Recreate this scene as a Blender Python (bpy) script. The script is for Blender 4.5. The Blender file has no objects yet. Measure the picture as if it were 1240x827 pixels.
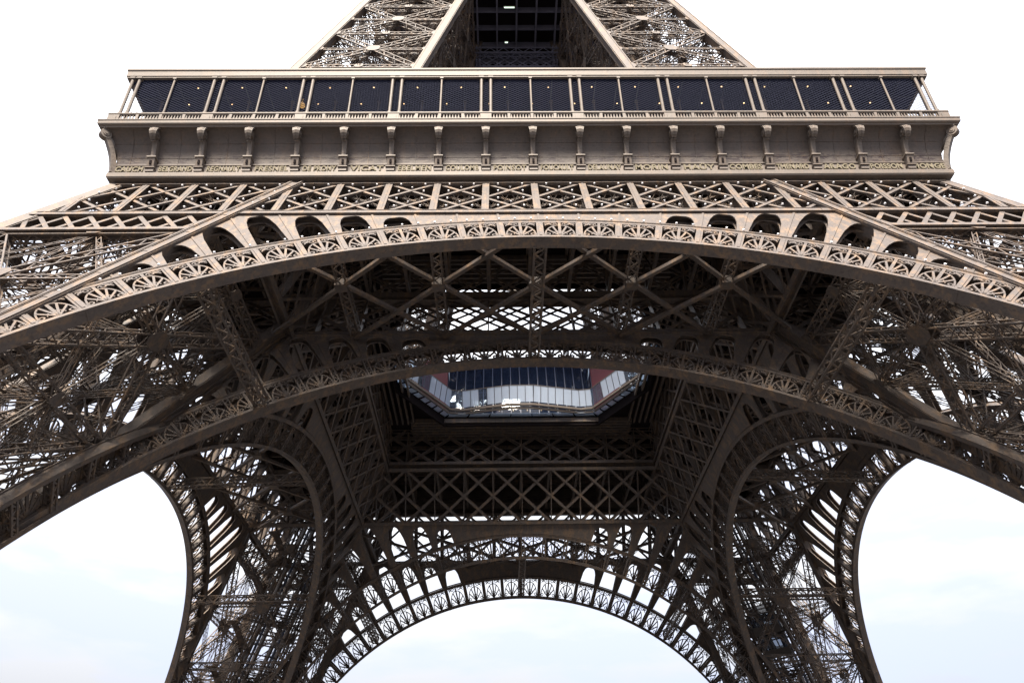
import bpy, math, random
import numpy as np
from math import sin, cos, pi, radians, sqrt, hypot
random.seed(7)
S = bpy.context.scene
COL = S.collection

# ------------------------------------------------------------------ camera
def make_camera():
    f, th, roll, yaw = 974.08, .609, -.0188, .0195
    F = np.array([sin(yaw)*cos(th), cos(yaw)*cos(th), sin(th)])
    R = np.array([cos(yaw), -sin(yaw), 0.]); U = np.cross(R, F)
    R2 = cos(roll)*R + sin(roll)*U; U2 = -sin(roll)*R + cos(roll)*U
    cd = bpy.data.cameras.new('camera'); co = bpy.data.objects.new('camera', cd); COL.objects.link(co)
    from mathutils import Matrix
    m = Matrix(((R2[0], U2[0], -F[0], -2.946), (R2[1], U2[1], -F[1], -80.97), (R2[2], U2[2], -F[2], 1.7), (0, 0, 0, 1)))
    co.matrix_world = m
    cd.sensor_width = 36; cd.lens = f/1240*36; cd.clip_start = .5; cd.clip_end = 6000
    S.camera = co
make_camera()

# ------------------------------------------------------------------ world, sun, exposure
SUN_EL, SUN_AZ = radians(57), radians(190)      # azimuth clockwise from +Y: the sun is behind the photographer
def make_world():
    w = bpy.data.worlds.new('World'); S.world = w; w.use_nodes = True
    nt = w.node_tree; N = nt.nodes; L = nt.links; N.clear()
    out = N.new('ShaderNodeOutputWorld'); bg = N.new('ShaderNodeBackground'); bg.inputs[1].default_value = .1
    sky = N.new('ShaderNodeTexSky'); sky.sky_type = 'NISHITA'; sky.sun_disc = False
    sky.sun_elevation = SUN_EL; sky.sun_rotation = SUN_AZ; sky.dust_density = 2.
    tc = N.new('ShaderNodeTexCoord'); sep = N.new('ShaderNodeSeparateXYZ'); L.new(tc.outputs['Generated'], sep.inputs[0])
    # cloud layer: an even overcast, brighter towards the zenith, with soft thin patches
    mp = N.new('ShaderNodeMapping'); mp.inputs['Scale'].default_value = (2.2, 2.2, 7.5); L.new(tc.outputs['Generated'], mp.inputs[0])
    nz = N.new('ShaderNodeTexNoise'); nz.inputs['Scale'].default_value = 1.9; nz.inputs['Detail'].default_value = 6; nz.inputs['Roughness'].default_value = .52
    L.new(mp.outputs[0], nz.inputs[0])
    mx0 = N.new('ShaderNodeMath'); mx0.operation = 'MAXIMUM'; mx0.inputs[1].default_value = 0; L.new(sep.outputs[2], mx0.inputs[0])
    pw = N.new('ShaderNodeMath'); pw.operation = 'POWER'; pw.inputs[1].default_value = 1.15; L.new(mx0.outputs[0], pw.inputs[0])
    mr = N.new('ShaderNodeMath'); mr.operation = 'MULTIPLY_ADD'; mr.inputs[1].default_value = 11.; mr.inputs[2].default_value = 1.35; L.new(pw.outputs[0], mr.inputs[0])
    cr = N.new('ShaderNodeMapRange'); cr.inputs[1].default_value = .42; cr.inputs[2].default_value = .56; cr.inputs[3].default_value = .62; cr.inputs[4].default_value = .98
    L.new(nz.outputs[0], cr.inputs[0])
    cc = N.new('ShaderNodeVectorMath'); cc.operation = 'SCALE'; cc.inputs[0].default_value = (.93, .95, 1.0); L.new(mr.outputs[0], cc.inputs[3])
    sk = N.new('ShaderNodeVectorMath'); sk.operation = 'MULTIPLY'; L.new(sky.outputs[0], sk.inputs[0]); sk.inputs[1].default_value = (1.0, .86, 1.0)
    mx = N.new('ShaderNodeMix'); mx.data_type = 'RGBA'; L.new(cr.outputs[0], mx.inputs[0]); L.new(sk.outputs[0], mx.inputs[6]); L.new(cc.outputs[0], mx.inputs[7])
    L.new(mx.outputs[2], bg.inputs[0]); L.new(bg.outputs[0], out.inputs[0])
make_world()
sd = bpy.data.lights.new('sun', 'SUN'); sd.energy = 5.0; sd.angle = radians(18); sd.color = (1, .89, .745)
so = bpy.data.objects.new('sun', sd); COL.objects.link(so)
from mathutils import Vector
dirv = Vector((sin(SUN_AZ)*cos(SUN_EL), cos(SUN_AZ)*cos(SUN_EL), sin(SUN_EL)))
so.rotation_euler = dirv.to_track_quat('Z', 'Y').to_euler(); so.location = dirv*300
S.view_settings.view_transform = 'Standard'; S.view_settings.look = 'None'; S.view_settings.gamma = 1
S.view_settings.exposure = 1.62
try: S.cycles.max_bounces = 6; S.cycles.diffuse_bounces = 3; S.cycles.transparent_max_bounces = 12
except Exception: pass

# ------------------------------------------------------------------ materials
def new_mat(name):
    m = bpy.data.materials.new(name); m.use_nodes = True
    return m, m.node_tree.nodes, m.node_tree.links, m.node_tree.nodes['Principled BSDF']
def iron(name, base, warm, dark, rough=.55, streak=1., stain=0.):
    """aged oil paint on iron: broad tone changes, rusty warm runs, fine grime"""
    m, N, L, B = new_mat(name)
    tc = N.new('ShaderNodeTexCoord')
    n1 = N.new('ShaderNodeTexNoise'); n1.inputs['Scale'].default_value = .35; n1.inputs['Detail'].default_value = 5; L.new(tc.outputs['Object'], n1.inputs[0])
    mp = N.new('ShaderNodeMapping'); mp.inputs['Scale'].default_value = (1.8, 1.8, .22); L.new(tc.outputs['Object'], mp.inputs[0])
    n2 = N.new('ShaderNodeTexNoise'); n2.inputs['Scale'].default_value = 1.; n2.inputs['Detail'].default_value = 7; n2.inputs['Roughness'].default_value = .65; L.new(mp.outputs[0], n2.inputs[0])
    n3 = N.new('ShaderNodeTexNoise'); n3.inputs['Scale'].default_value = 5.; n3.inputs['Detail'].default_value = 8; L.new(tc.outputs['Object'], n3.inputs[0])
    def rng(src, a, b, c=0., d=1.):
        r = N.new('ShaderNodeMapRange'); r.inputs[1].default_value = a; r.inputs[2].default_value = b; r.inputs[3].default_value = c; r.inputs[4].default_value = d
        L.new(src, r.inputs[0]); return r.outputs[0]
    def mix(f, a, b):
        x = N.new('ShaderNodeMix'); x.data_type = 'RGBA'; L.new(f, x.inputs[0])
        for i, v in ((6, a), (7, b)):
            if isinstance(v, tuple): x.inputs[i].default_value = (*v, 1)
            else: L.new(v, x.inputs[i])
        return x.outputs[2]
    c = mix(rng(n1.outputs[0], .35, .65), base, tuple(v*.86 for v in base))
    c = mix(rng(n2.outputs[0], .48, .66, 0, .9*streak), c, warm)
    c = mix(rng(n3.outputs[0], .52, .72, 0, .55), c, dark)
    if stain:
        sp = N.new('ShaderNodeSeparateXYZ'); L.new(tc.outputs['Object'], sp.inputs[0])
        mp2 = N.new('ShaderNodeMapping'); mp2.inputs['Scale'].default_value = (1.1, 1, 3.4); L.new(tc.outputs['Object'], mp2.inputs[0])
        n4 = N.new('ShaderNodeTexNoise'); n4.inputs['Scale'].default_value = 1.2; n4.inputs['Detail'].default_value = 9; n4.inputs['Roughness'].default_value = .7; L.new(mp2.outputs[0], n4.inputs[0])
        a = rng(sp.outputs[2], 51.9, 52.5); b = rng(sp.outputs[2], 53.5, 52.9)
        t = N.new('ShaderNodeMath'); t.operation = 'MULTIPLY'; L.new(a, t.inputs[0]); L.new(b, t.inputs[1])
        u = N.new('ShaderNodeMath'); u.operation = 'MULTIPLY'; L.new(t.outputs[0], u.inputs[0]); L.new(rng(n4.outputs[0], .51, .54), u.inputs[1])
        v = N.new('ShaderNodeMath'); v.operation = 'MULTIPLY'; L.new(u.outputs[0], v.inputs[0]); v.inputs[1].default_value = stain
        c = mix(v.outputs[0], c, (.028, .018, .022))
    L.new(c, B.inputs['Base Color']); B.inputs['Roughness'].default_value = rough; B.inputs['Specular IOR Level'].default_value = .22
    bp = N.new('ShaderNodeBump'); bp.inputs['Strength'].default_value = .25; bp.inputs['Distance'].default_value = .03; L.new(n3.outputs[0], bp.inputs['Height']); L.new(bp.outputs[0], B.inputs['Normal'])
    return m
IRON = iron('painted_iron', (.100, .0845, .077), (.18, .122, .079), (.040, .032, .033))
SHADEDCOVE = iron('shade_darkened_cove', (.096, .081, .073), (.125, .092, .072), (.05, .04, .037), streak=.6, stain=.9)  # same paint as the consoles; colour darkened for shade under the cornice
LIGHTIRON = iron('pale_painted_iron', (.142, .122, .107), (.18, .13, .098), (.078, .066, .062), streak=.5)  # on the consoles the paler colour stands in for light they catch
def plain(name, col, rough=.5, metal=0., noise=.15, scale=3.):
    m, N, L, B = new_mat(name)
    tc = N.new('ShaderNodeTexCoord'); n = N.new('ShaderNodeTexNoise'); n.inputs['Scale'].default_value = scale; n.inputs['Detail'].default_value = 5
    L.new(tc.outputs['Object'], n.inputs[0]); x = N.new('ShaderNodeMix'); x.data_type = 'RGBA'
    x.inputs[6].default_value = (*[v*(1-noise) for v in col], 1); x.inputs[7].default_value = (*[min(1, v*(1+noise)) for v in col], 1)
    L.new(n.outputs[0], x.inputs[0]); L.new(x.outputs[2], B.inputs['Base Color']); B.inputs['Roughness'].default_value = rough; B.inputs['Metallic'].default_value = metal; B.inputs['Specular IOR Level'].default_value = .05 if rough > .65 else .4
    return m
GILT = plain('gilt', (.168, .15, .112), .7)
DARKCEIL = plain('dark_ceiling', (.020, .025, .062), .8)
NETM = plain('net_wire', (.046, .052, .085), .8)
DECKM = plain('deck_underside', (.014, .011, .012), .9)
REDM = plain('red_cladding', (.13, .010, .02), .45)
BULBM = plain('bulb_glass', (.75, .75, .78), .2)
GROUNDM = plain('gravel_ground', (.068, .066, .068), .95, 0, .2, .4)
STONEM = plain('pale_stone', (.36, .33, .28), .85, 0, .2, .8)
BLUEM = plain('blue_rail_steel', (.07, .09, .15), .35)
CABM = plain('lift_cabin_paint', (.10, .09, .085), .45)
def glass(name, tint, tr, rough=.04, trcol=None):
    m, N, L, B = new_mat(name); out = N['Material Output']
    B.inputs['Base Color'].default_value = (*tint, 1); B.inputs['Roughness'].default_value = rough
    t = N.new('ShaderNodeBsdfTransparent'); t.inputs[0].default_value = (*(trcol or (.75, .85, .95)), 1)
    x = N.new('ShaderNodeMixShader'); x.inputs[0].default_value = tr; L.new(B.outputs[0], x.inputs[1]); L.new(t.outputs[0], x.inputs[2]); L.new(x.outputs[0], out.inputs[0])
    return m
GLASS = glass('pale_glass', (.62, .70, .82), .42)  # pale blue-white, partly see-through panes
GLASSB = glass('clear_glass', (.12, .14, .18), .74)
DARKGLASS = glass('dark_glass', (.02, .03, .06), .25)
def lampm(name, col, s):
    m, N, L, B = new_mat(name); B.inputs['Emission Color'].default_value = (*col, 1); B.inputs['Emission Strength'].default_value = s; return m
LAMPM = lampm('lamp_glow', (1, .62, .30), 1.1)
AMBER = lampm('amber_glow', (1, .5, .05), .16)

# ------------------------------------------------------------------ mesh builder
def V(*a): return np.array(a, float)
class MB:
    def __init__(s): s.b = []; s.v = []; s.f = []
    def bar(s, p, q, w, h, up=(0, 0, 1)):
        s.b.append((*p, *q, w, h, *up))
    def poly(s, pts, faces):
        n = len(s.v); s.v.extend([tuple(p) for p in pts]); s.f.extend([tuple(i+n for i in f) for f in faces])
    def path(s, pts, w, h, up):
        for a, b in zip(pts[:-1], pts[1:]): s.bar(a, b, w, h, up)
    def box(s, c, d):
        x, y, z = c; s.bar((x, y, z-d[2]/2), (x, y, z+d[2]/2), d[0], d[1], (0, 1, 0))
    def lat(s, p, q, w, h, up=(0, 0, 1), pitch=1., t=.11, lt=.05, sides='wh', solid=False):
        """laced girder p->q: four corner angles, zigzag lacing. w = extent across (p-q x up), h = extent along up"""
        p = V(*p); q = V(*q); d = q-p; L = np.linalg.norm(d); d = d/L; up = V(*up)
        sd_ = np.cross(d, up); sd_ /= np.linalg.norm(sd_); u = np.cross(sd_, d)
        A = sd_*(w/2-t/2); B = u*(h/2-t/2)
        for a in (-1, 1):
            for b in (-1, 1):
                s.bar(p+a*A+b*B, q+a*A+b*B, t, t, u)
        n = max(2, int(round(L/pitch)))
        for i in range(n):
            t0 = p+d*L*i/n; t1 = p+d*L*(i+1)/n; g = 1 if i % 2 else -1
            if 'w' in sides:
                for b in (-1, 1):
                    if solid and b == -1: continue
                    s.bar(t0-g*A+b*B, t1+g*A+b*B, lt*1.6, lt*.6, u)
            if 'h' in sides:
                for a in (-1, 1): s.bar(t0-g*B+a*A, t1+g*B+a*A, lt*.6, lt*1.6, u)
        if solid: s.bar(p-B, q-B, w, t*.5, u)
    def build(s, name, mat, parent=None, smooth=False):
        vs = []; fs = []
        nb = len(s.b)
        me = bpy.data.meshes.new(name)
        base = 0
        V0 = np.zeros((0, 3)); loops = []; 
        if nb:
            a = np.array(s.b, float); p = a[:, :3]; q = a[:, 3:6]; w = a[:, 6:7]/2; h = a[:, 7:8]/2; up = a[:, 8:11]
            d = q-p; d /= np.maximum(np.linalg.norm(d, axis=1, keepdims=True), 1e-9)
            sd_ = np.cross(d, up); nn = np.linalg.norm(sd_, axis=1, keepdims=True)
            alt = np.cross(d, np.tile([[.3, 1., .2]], (nb, 1))); sd_ = np.where(nn < 1e-4, alt, sd_); sd_ /= np.linalg.norm(sd_, axis=1, keepdims=True)
            u = np.cross(sd_, d)
            c = [p-sd_*w-u*h, p+sd_*w-u*h, p+sd_*w+u*h, p-sd_*w+u*h, q-sd_*w-u*h, q+sd_*w-u*h, q+sd_*w+u*h, q-sd_*w+u*h]
            V0 = np.stack(c, 1).reshape(-1, 3)
            F0 = np.array([[0, 3, 2, 1], [4, 5, 6, 7], [0, 1, 5, 4], [1, 2, 6, 5], [2, 3, 7, 6], [3, 0, 4, 7]])
            F = (F0[None]+(np.arange(nb)*8)[:, None, None]).reshape(-1)
            loops = F
        else: loops = np.zeros(0, int)
        sizes = np.full(nb*6, 4)
        if s.v:
            n = len(V0); V0 = np.vstack([V0, np.array(s.v, float)])
            loops = np.concatenate([loops, np.array([i+n for f in s.f for i in f], int)]); sizes = np.concatenate([sizes, np.array([len(f) for f in s.f])])
        me.vertices.add(len(V0)); me.vertices.foreach_set('co', V0.reshape(-1).astype(np.float32))
        me.loops.add(len(loops)); me.loops.foreach_set('vertex_index', loops.astype(np.int32))
        me.polygons.add(len(sizes)); st = np.concatenate([[0], np.cumsum(sizes)[:-1]])
        me.polygons.foreach_set('loop_start', st.astype(np.int32))
        me.polygons.foreach_set('use_smooth', np.full(len(sizes), bool(smooth)))
        me.update(calc_edges=True); me.validate()
        if mat: me.materials.append(mat)
        o = bpy.data.objects.new(name, me); COL.objects.link(o); o.parent = parent
        return o
def dup(o, rz=0., parent=None, loc=None):
    """copy an object and its sub-parts (sharing meshes); rz turns it about the tower's axis"""
    c = o.copy(); COL.objects.link(c); c.parent = parent if parent is not None else o.parent
    c.rotation_euler = (0, 0, o.rotation_euler.z+rz)
    if loc: c.location = loc
    for ch in list(o.children):
        g = ch.copy(); COL.objects.link(g); g.parent = c
    return c
def four(o, ks=(1, 2, 3)):
    return [o]+[dup(o, k*pi/2) for k in ks]
def thing(name, label, cat, loc=(0, 0, 0), group=None):
    o = bpy.data.objects.new(name, None); COL.objects.link(o); o.location = loc; o['label'] = label; o['category'] = cat
    if group: o['group'] = group
    return o
def tag(o, label, cat, group=None):
    o['label'] = label; o['category'] = cat
    if group: o['group'] = group

# ------------------------------------------------------------------ ground
g = MB(); g.poly([(-3000, -3000, 0), (3000, -3000, 0), (3000, 3000, 0), (-3000, 3000, 0)], [(0, 1, 2, 3)])
gr = g.build('ground', GROUNDM); gr['kind'] = 'structure'

TW = thing('iron_tower', 'huge brown iron lattice tower on four arched legs with a gallery around it', 'tower')

# ------------------------------------------------------------------ tower profile
SL = .501; H50 = 34.35; BOX = 15.45; BAY = 3.927
def ho(z): return H50+(50-z)*SL if z <= 50.4 else H50-.4*SL
def hi(z): return ho(z)-BOX
SN = sqrt(1+SL*SL)
# local frame of the face turned to the photographer (-y): s along the face, z up, o outwards
def FP(s, z, o=0., inner=False):
    h = hi(z) if inner else ho(z)
    return V(s, -(h+o/(SN if z <= 50.4 else 1)), z+o*SL/SN*(0 if z > 50.4 else 1))
NF = V(0, -1/SN, SL/SN)                       # outward normal of a face below the first floor

# ------------------------------------------------------------------ arches
OUT = dict(a=37.58, b=38.28, z0=4.94, inner=False)
INN = dict(a=39.9, b=47.1, z0=-2.56, inner=True)
def ap(A, t, k, o=0.):
    """point of an arch: angle t, k metres outside its intrados, o metres in front of the face"""
    s = (A['a']+k)*cos(t); z = A['z0']+(A['b']+k)*sin(t)/SN
    return FP(s, z, o, A['inner'])
DEP = .80; BAND = 3.25
def arch_steps(A, t0):
    # equal arc lengths of about one panel
    ts = np.linspace(t0, pi/2, 800); P = np.array([((A['a'])*cos(t), A['b']*sin(t)) for t in ts]); d = np.concatenate([[0], np.cumsum(np.hypot(*np.diff(P, axis=0).T))])
    n = int(round(d[-1]/2.68)); tt = np.interp(np.linspace(0, d[-1], n+1), d, ts)
    return np.concatenate([tt, (pi-tt[:-1])[::-1]])
def scroll(m, A, tc, kc, r, dirx, diry, turns=1.15, w=.09, o=0.):
    pts = []
    R0 = A['a']
    for i in range(10):
        u = i/9; ang = u*turns*2*pi; rr = r*(1-.72*u)
        x = dirx*rr*cos(ang); y = diry*rr*sin(ang)
        pts.append(ap(A, tc-x/R0, kc+y, o))
    m.path(pts, w, .1, NF)
def make_arch(A, t0, first):
    m = MB(); ts = arch_steps(A, t0)
    fine = []
    for a, b in zip(ts[:-1], ts[1:]): fine += list(np.linspace(a, b, 5)[:-1])
    fine.append(ts[-1])
    for a, b in zip(fine[:-1], fine[1:]):
        # intrados plate (soffit), extrados plate and the projecting lips on both edges
        def ring(k0, k1, o0, o1):
            q = [ap(A, t, k, o) for t in (a, b) for (k, o) in ((k0, o0), (k1, o0), (k1, o1), (k0, o1))]
            m.poly(q, [(0, 1, 5, 4), (1, 2, 6, 5), (2, 3, 7, 6), (3, 0, 4, 7)])
        ring(0, .06, .02, -DEP-.02)
        ring(.06, .34, .0, -.10); ring(.06, .34, -DEP+.1, -DEP)
        ring(BAND-.38, BAND-.06, .0, -.10); ring(BAND-.38, BAND-.06, -DEP+.1, -DEP)
        ring(BAND-.06, BAND, .04, -DEP-.02)
        ring(BAND+.0, BAND+.10, .07, -.02)
    for t in ts:
        p, q = ap(A, t, .062, -DEP/2), ap(A, t, BAND-.062, -DEP/2)
        if A['inner']:
            m.lat(p, q, .5, DEP-.02, NF, pitch=.42, t=.13, lt=.07)
        else:
            m.bar(ap(A, t, .341, -.05), ap(A, t, BAND-.381, -.05), .48, .08, NF); m.bar(ap(A, t, .341, -DEP+.05), ap(A, t, BAND-.381, -DEP+.05), .4, .08, NF)
            m.bar(p, q, .16, DEP-.13, NF)
            m.bar(ap(A, t, .342, 0.01), ap(A, t, BAND-.382, 0.01), .18, .05, NF)
    # joints of the soffit plates
    for t in ts[::3]:
        m.bar(ap(A, t, -.012, .0), ap(A, t, -.012, -DEP), .12, .03, ap(A, t, 1)-ap(A, t, 0))
    arch = m.build('decorative_arch', IRON, TW)
    return arch, ts
def fan(A, a, b):
    m = MB(); c = (a+b)/2; hw = abs(b-a)/2; R0 = A['a']
    ta = lambda x: c-x*hw*.80
    k0, k1 = .35, BAND-.40; hh = k1-k0
    pw = .11; o = -.06
    # arc over the fan
    rx = .96; ry = .80*hh
    arc = [ap(A, ta(rx*cos(u)), k0+ry*sin(u), o) for u in np.linspace(0, pi, 13)]
    m.path(arc, pw, .1, NF)
    arc2 = [ap(A, ta(rx*.52*cos(u)), k0+ry*.45*sin(u), o-.003) for u in np.linspace(.35, pi-.35, 7)]
    m.path(arc2, pw*.7, .08, NF)
    for ang in (90, 62, 118, 34, 146):
        u = radians(ang); e = 1.0
        m.bar(ap(A, ta(.05*cos(u)), k0, o+.004), ap(A, ta(rx*cos(u)*e), k0+ry*sin(u)*e, o+.004), .2 if ang == 90 else .14, .12, NF)
    m.bar(ap(A, ta(0), k0+ry, o), ap(A, ta(0), k1, o), .2, .1, NF)
    for sx in (-1, 1):
        scroll(m, A, ta(sx*.42), k1-.30, .27, -sx, 1, w=.09, o=o)
        scroll(m, A, ta(sx*.78), k1-.26, .20, sx, 1, w=.08, o=o)
        scroll(m, A, ta(sx*.80), k0+.30, .27, sx, -1, w=.09, o=o)
        m.bar(ap(A, ta(sx*.93), k1-.55, o), ap(A, ta(sx*.60), k1, o), .09, .09, NF)
    return m
def merge(ms):
    r = MB()
    for m in ms: r.b += m.b; r.poly(m.v, m.f) if m.v else None
    return r
archO, tsO = make_arch(OUT, radians(14), True)
archI, tsI = make_arch(INN, radians(20), True)
fansO = [(a, b) for a, b in zip(tsO[:-1], tsO[1:])]
fansI = [(a, b) for a, b in zip(tsI[:-1], tsI[1:])]
archesO = four(archO); archesI = four(archI)
# the pierced panels: one object each in the arch turned to the viewer and its far twin, one mesh in the rest
def fan_parts(A, arch, pairs, rng):
    rest = []
    for i, (a, b) in enumerate(pairs):
        m = fan(A, a, b)
        if rng[0] <= i < rng[1]: m.build('fan_panel', IRON, arch)
        else: rest.append(m)
    if rest:
        o = merge(rest).build('fan_panels', IRON, arch); o['kind'] = 'stuff'
nO, nI = len(fansO), len(fansI)
fan_parts(OUT, archesO[0], fansO, (2, nO-2))
fan_parts(OUT, archesO[2], fansO, (2, nO-2))
oF = merge([fan(OUT, a, b) for a, b in fansO]).build('fan_panels', IRON, archesO[1]); oF['kind'] = 'stuff'
c = oF.copy(); COL.objects.link(c); c.parent = archesO[3]
fan_parts(INN, archesI[0], fansI, (nI//2-10, nI//2+10))
oF = merge([fan(INN, a, b) for a, b in fansI]).build('fan_panels', IRON, archesI[1]); oF['kind'] = 'stuff'
for k in (2, 3): c = oF.copy(); COL.objects.link(c); c.parent = archesI[k]

# ------------------------------------------------------------------ spandrel plates between arch, chord and rafters
ZB = 43.55                                        # underside of the great lattice girder
def raf(z): return hi(z) if False else (ho(z)-BOX)
def spandrel(A, ts):
    m = MB(); ZT = ZB+.02
    def kmax(t):
        # distance from the intrados to the chord / rafter edge along the ray
        lo, hi_ = 0, 30.
        for _ in range(30):
            k = (lo+hi_)/2; s = (A['a']+k)*cos(t); z = A['z0']+(A['b']+k)*sin(t)/SN
            if z < ZT and abs(s) < raf(z)+.3: lo = k
            else: hi_ = k
        return lo
    for a, b in zip(ts[:-1], ts[1:]):
        NN = 16; tt = [a+(b-a)*i/NN for i in range(NN+1)]
        km = [kmax(t) for t in tt]
        if max(km) < BAND+.12: continue
        hm = min(km[NN//2], km[3]+.9, km[-4]+.9)-(.45+1.5*max(0, 1-abs((A['a']+BAND)*cos((a+b)/2))/13))-BAND
        for i in range(NN):
            q = []
            for j in (i, i+1):
                x = 2*j/NN-1; xx = abs(x)/.72; top = max(km[j], BAND+.08)
                if hm > .3 and xx < 1 and abs(A['a']*cos((a+b)/2)) > 8.2: ro = BAND+.10+hm*min(1, (1-xx**3.2)**.5*1.02)*(1 if xx < 1 else 0)
                else: ro = BAND+.06
                ro = min(ro, top-.05)
                q.append((tt[j], ro, top))
            pts = [ap(A, t, k, o) for o in (-.07, -.17, -DEP+.2, -DEP+.1) for (t, k) in ((q[0][0], q[0][1]), (q[1][0], q[1][1]), (q[1][0], q[1][2]), (q[0][0], q[0][2]))]
            m.poly(pts, [(0, 1, 2, 3), (7, 6, 5, 4), (8, 9, 10, 11), (15, 14, 13, 12), (0, 4, 5, 1), (8, 12, 13, 9), (2, 6, 7, 3)])
        # raised rib on each radial post
        if km[0] > BAND+.6: m.bar(ap(A, a, BAND+.11, -.05), ap(A, a, km[0]-.05, -.05), .16, .07, NF)
    return m.build('spandrel_plate', IRON, TW)
four(spandrel(OUT, tsO)); four(spandrel(INN, tsI))

# ------------------------------------------------------------------ lattice girders of the faces
def girder(inner, z0, z1, smax0, smax1, bay, depth, wd, wv, lattice_back=1, rows=2, chords=True, name='lattice_girder'):
    m = MB(); hz = (z1-z0)/rows
    n = int(math.ceil(max(smax0, smax1)/bay))+1
    def lim(z): return smax0+(smax1-smax0)*(z-z0)/(z1-z0)
    up = NF if z0 < 50 else V(0, -1, 0)
    P = lambda s, z, o: FP(s, z, o, inner)
    def seg(s0, za, s1, zb_):
        # clip by the girder's ends
        L0, L1 = lim(za), lim(zb_)
        f0, f1 = 0., 1.
        g0, g1 = abs(s0)-L0, abs(s1)-L1
        if g0 > .05 and g1 > .05: return None
        if g0 > .05: f0 = g0/(g0-g1)
        if g1 > .05: f1 = g0/(g0-g1)
        if f1-f0 < .08: return None
        I = lambda f: (s0+(s1-s0)*f, za+(zb_-za)*f)
        return I(f0), I(f1)
    for i in range(-n, n):
        for r in range(rows):
            za, zc = z0+r*hz, z0+(r+1)*hz
            for j, (sa, sb) in enumerate(((i*bay, (i+1)*bay), ((i+1)*bay, i*bay))):
                g = seg(sa, za, sb, zc)
                if not g: continue
                (s_a, z_a), (s_b, z_b) = g; oo = -.06-.055*j
                m.bar(P(s_a, z_a, oo), P(s_b, z_b, oo), wd, .05, up)
                if lattice_back == 0: m.bar(P(s_a, z_a, -depth+.05*j), P(s_b, z_b, -depth+.05*j), wd*.6, .08, up); m.bar(P(s_a, z_a, -depth/2), P(s_b, z_b, -depth/2), .05, depth*.5, up) if inner == 2 else None
                else:
                    p, q = P(s_a, z_a, -depth), P(s_b, z_b, -depth)
                    d = V(*(q-p)); d /= np.linalg.norm(d); sdv = np.cross(d, up); w2 = wd*.42
                    for sg in (-1, 1):
                        m.bar(p+sdv*w2*sg, q+sdv*w2*sg, .07, .09, up)
                        m.bar(P(s_a, z_a, oo-.06)+sdv*w2*sg, P(s_b, z_b, oo-.06)+sdv*w2*sg, .05, .12, up)
                    L = np.linalg.norm(q-p); k = max(3, int(L/.62))
                    a0, b0 = P(s_a, z_a, oo-.06), P(s_b, z_b, oo-.06)
                    for t in range(k):
                        f0, f1 = t/k, (t+1)/k
                        if t % 2: f0, f1 = f1, f0
                        m.bar(a0+(b0-a0)*f0, p+(q-p)*f1, .05, .05, up)
                        m.bar(p+(q-p)*(t/k)+sdv*w2*(1 if t % 2 else -1), p+(q-p)*((t+1)/k)+sdv*w2*(-1 if t % 2 else 1), .06, .03, up)
    if chords:
        for z, zz in ((z0, 0), (z1, 1)):
            L = lim(z)
            m.bar(P(-L, z, -.02), P(L, z, -.02), .62 if z0 < 43.6 and zz == 0 and not inner else .5, .10, up) if False else None
    o = m.build(name, IRON, TW)
    # chords and uprights: parts of their own on the girder
    for z in (z0, z1):
        c = MB(); L = lim(z); dz = .34 if z == z0 else -.22
        a, b = P(-L, z, 0), P(L, z, 0)
        c.bar(P(-L, z, .0), P(L, z, .0), .55, .12, up); c.bar(P(-L, z, -depth), P(L, z, -depth), .4, .12, up)
        c.bar(P(-L, z-.29, -.0), P(L, z-.29, -.0), .05, .26, up); c.bar(P(-L, z+.29, -.0), P(L, z+.29, -.0), .05, .2, up)
        c.bar(P(-L, z, -depth/2), P(L, z, -depth/2), .06, depth-.12, up)
        for i in range(-n, n+1):
            if abs(i*bay+bay/2) < L-.6: c.bar(P(i*bay+bay/2-.35, z, .07), P(i*bay+bay/2+.35, z, .07), .46, .03, up)
        c.build('chord', IRON, o)
    if wv:
        for i in range(-n, n+1):
            s_ = i*bay
            if abs(s_) > lim(z1)-.3: 
                if abs(s_) > lim(z0)-.8: continue
                zt = z0+(z1-z0)*(lim(z0)-abs(s_))/(lim(z0)-lim(z1))
            else: zt = z1
            c = MB(); a, b = P(s_, z0+.32, .015), P(s_, zt-.3, .015); c.bar(a, b, wv, .06, up)
            if wv > .4: c.bar(P(s_, z0+.32, .055), P(s_, zt-.3, .055), wv*.3, .03, up)
            c.bar(P(s_, z0+.32, -depth), P(s_, zt-.3, -depth), wv*.5, .07, up)
            c.bar(P(s_, z0+.32, -depth/2), P(s_, zt-.3, -depth/2), .05, depth-.1, up)
            c.build('upright', IRON, o)
    return o
gO = girder(False, ZB+.25, 50.15, ho(ZB)-.3, ho(50.2)-.3, BAY, .95, .27, .55)
four(gO)
gI = girder(True, ZB+.25, 50.15, ho(ZB)-.5, ho(50.2)-.5, BAY, .8, .42, .14, lattice_back=0)
four(gI)
# shallow lattice strip below the girder on the outer pier faces
g2 = girder(False, 41.0, ZB-.1, ho(41)-.4, ho(ZB)-.4, BAY/2*.9, .7, .3, 0, rows=1, name='lattice_girder')
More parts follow.
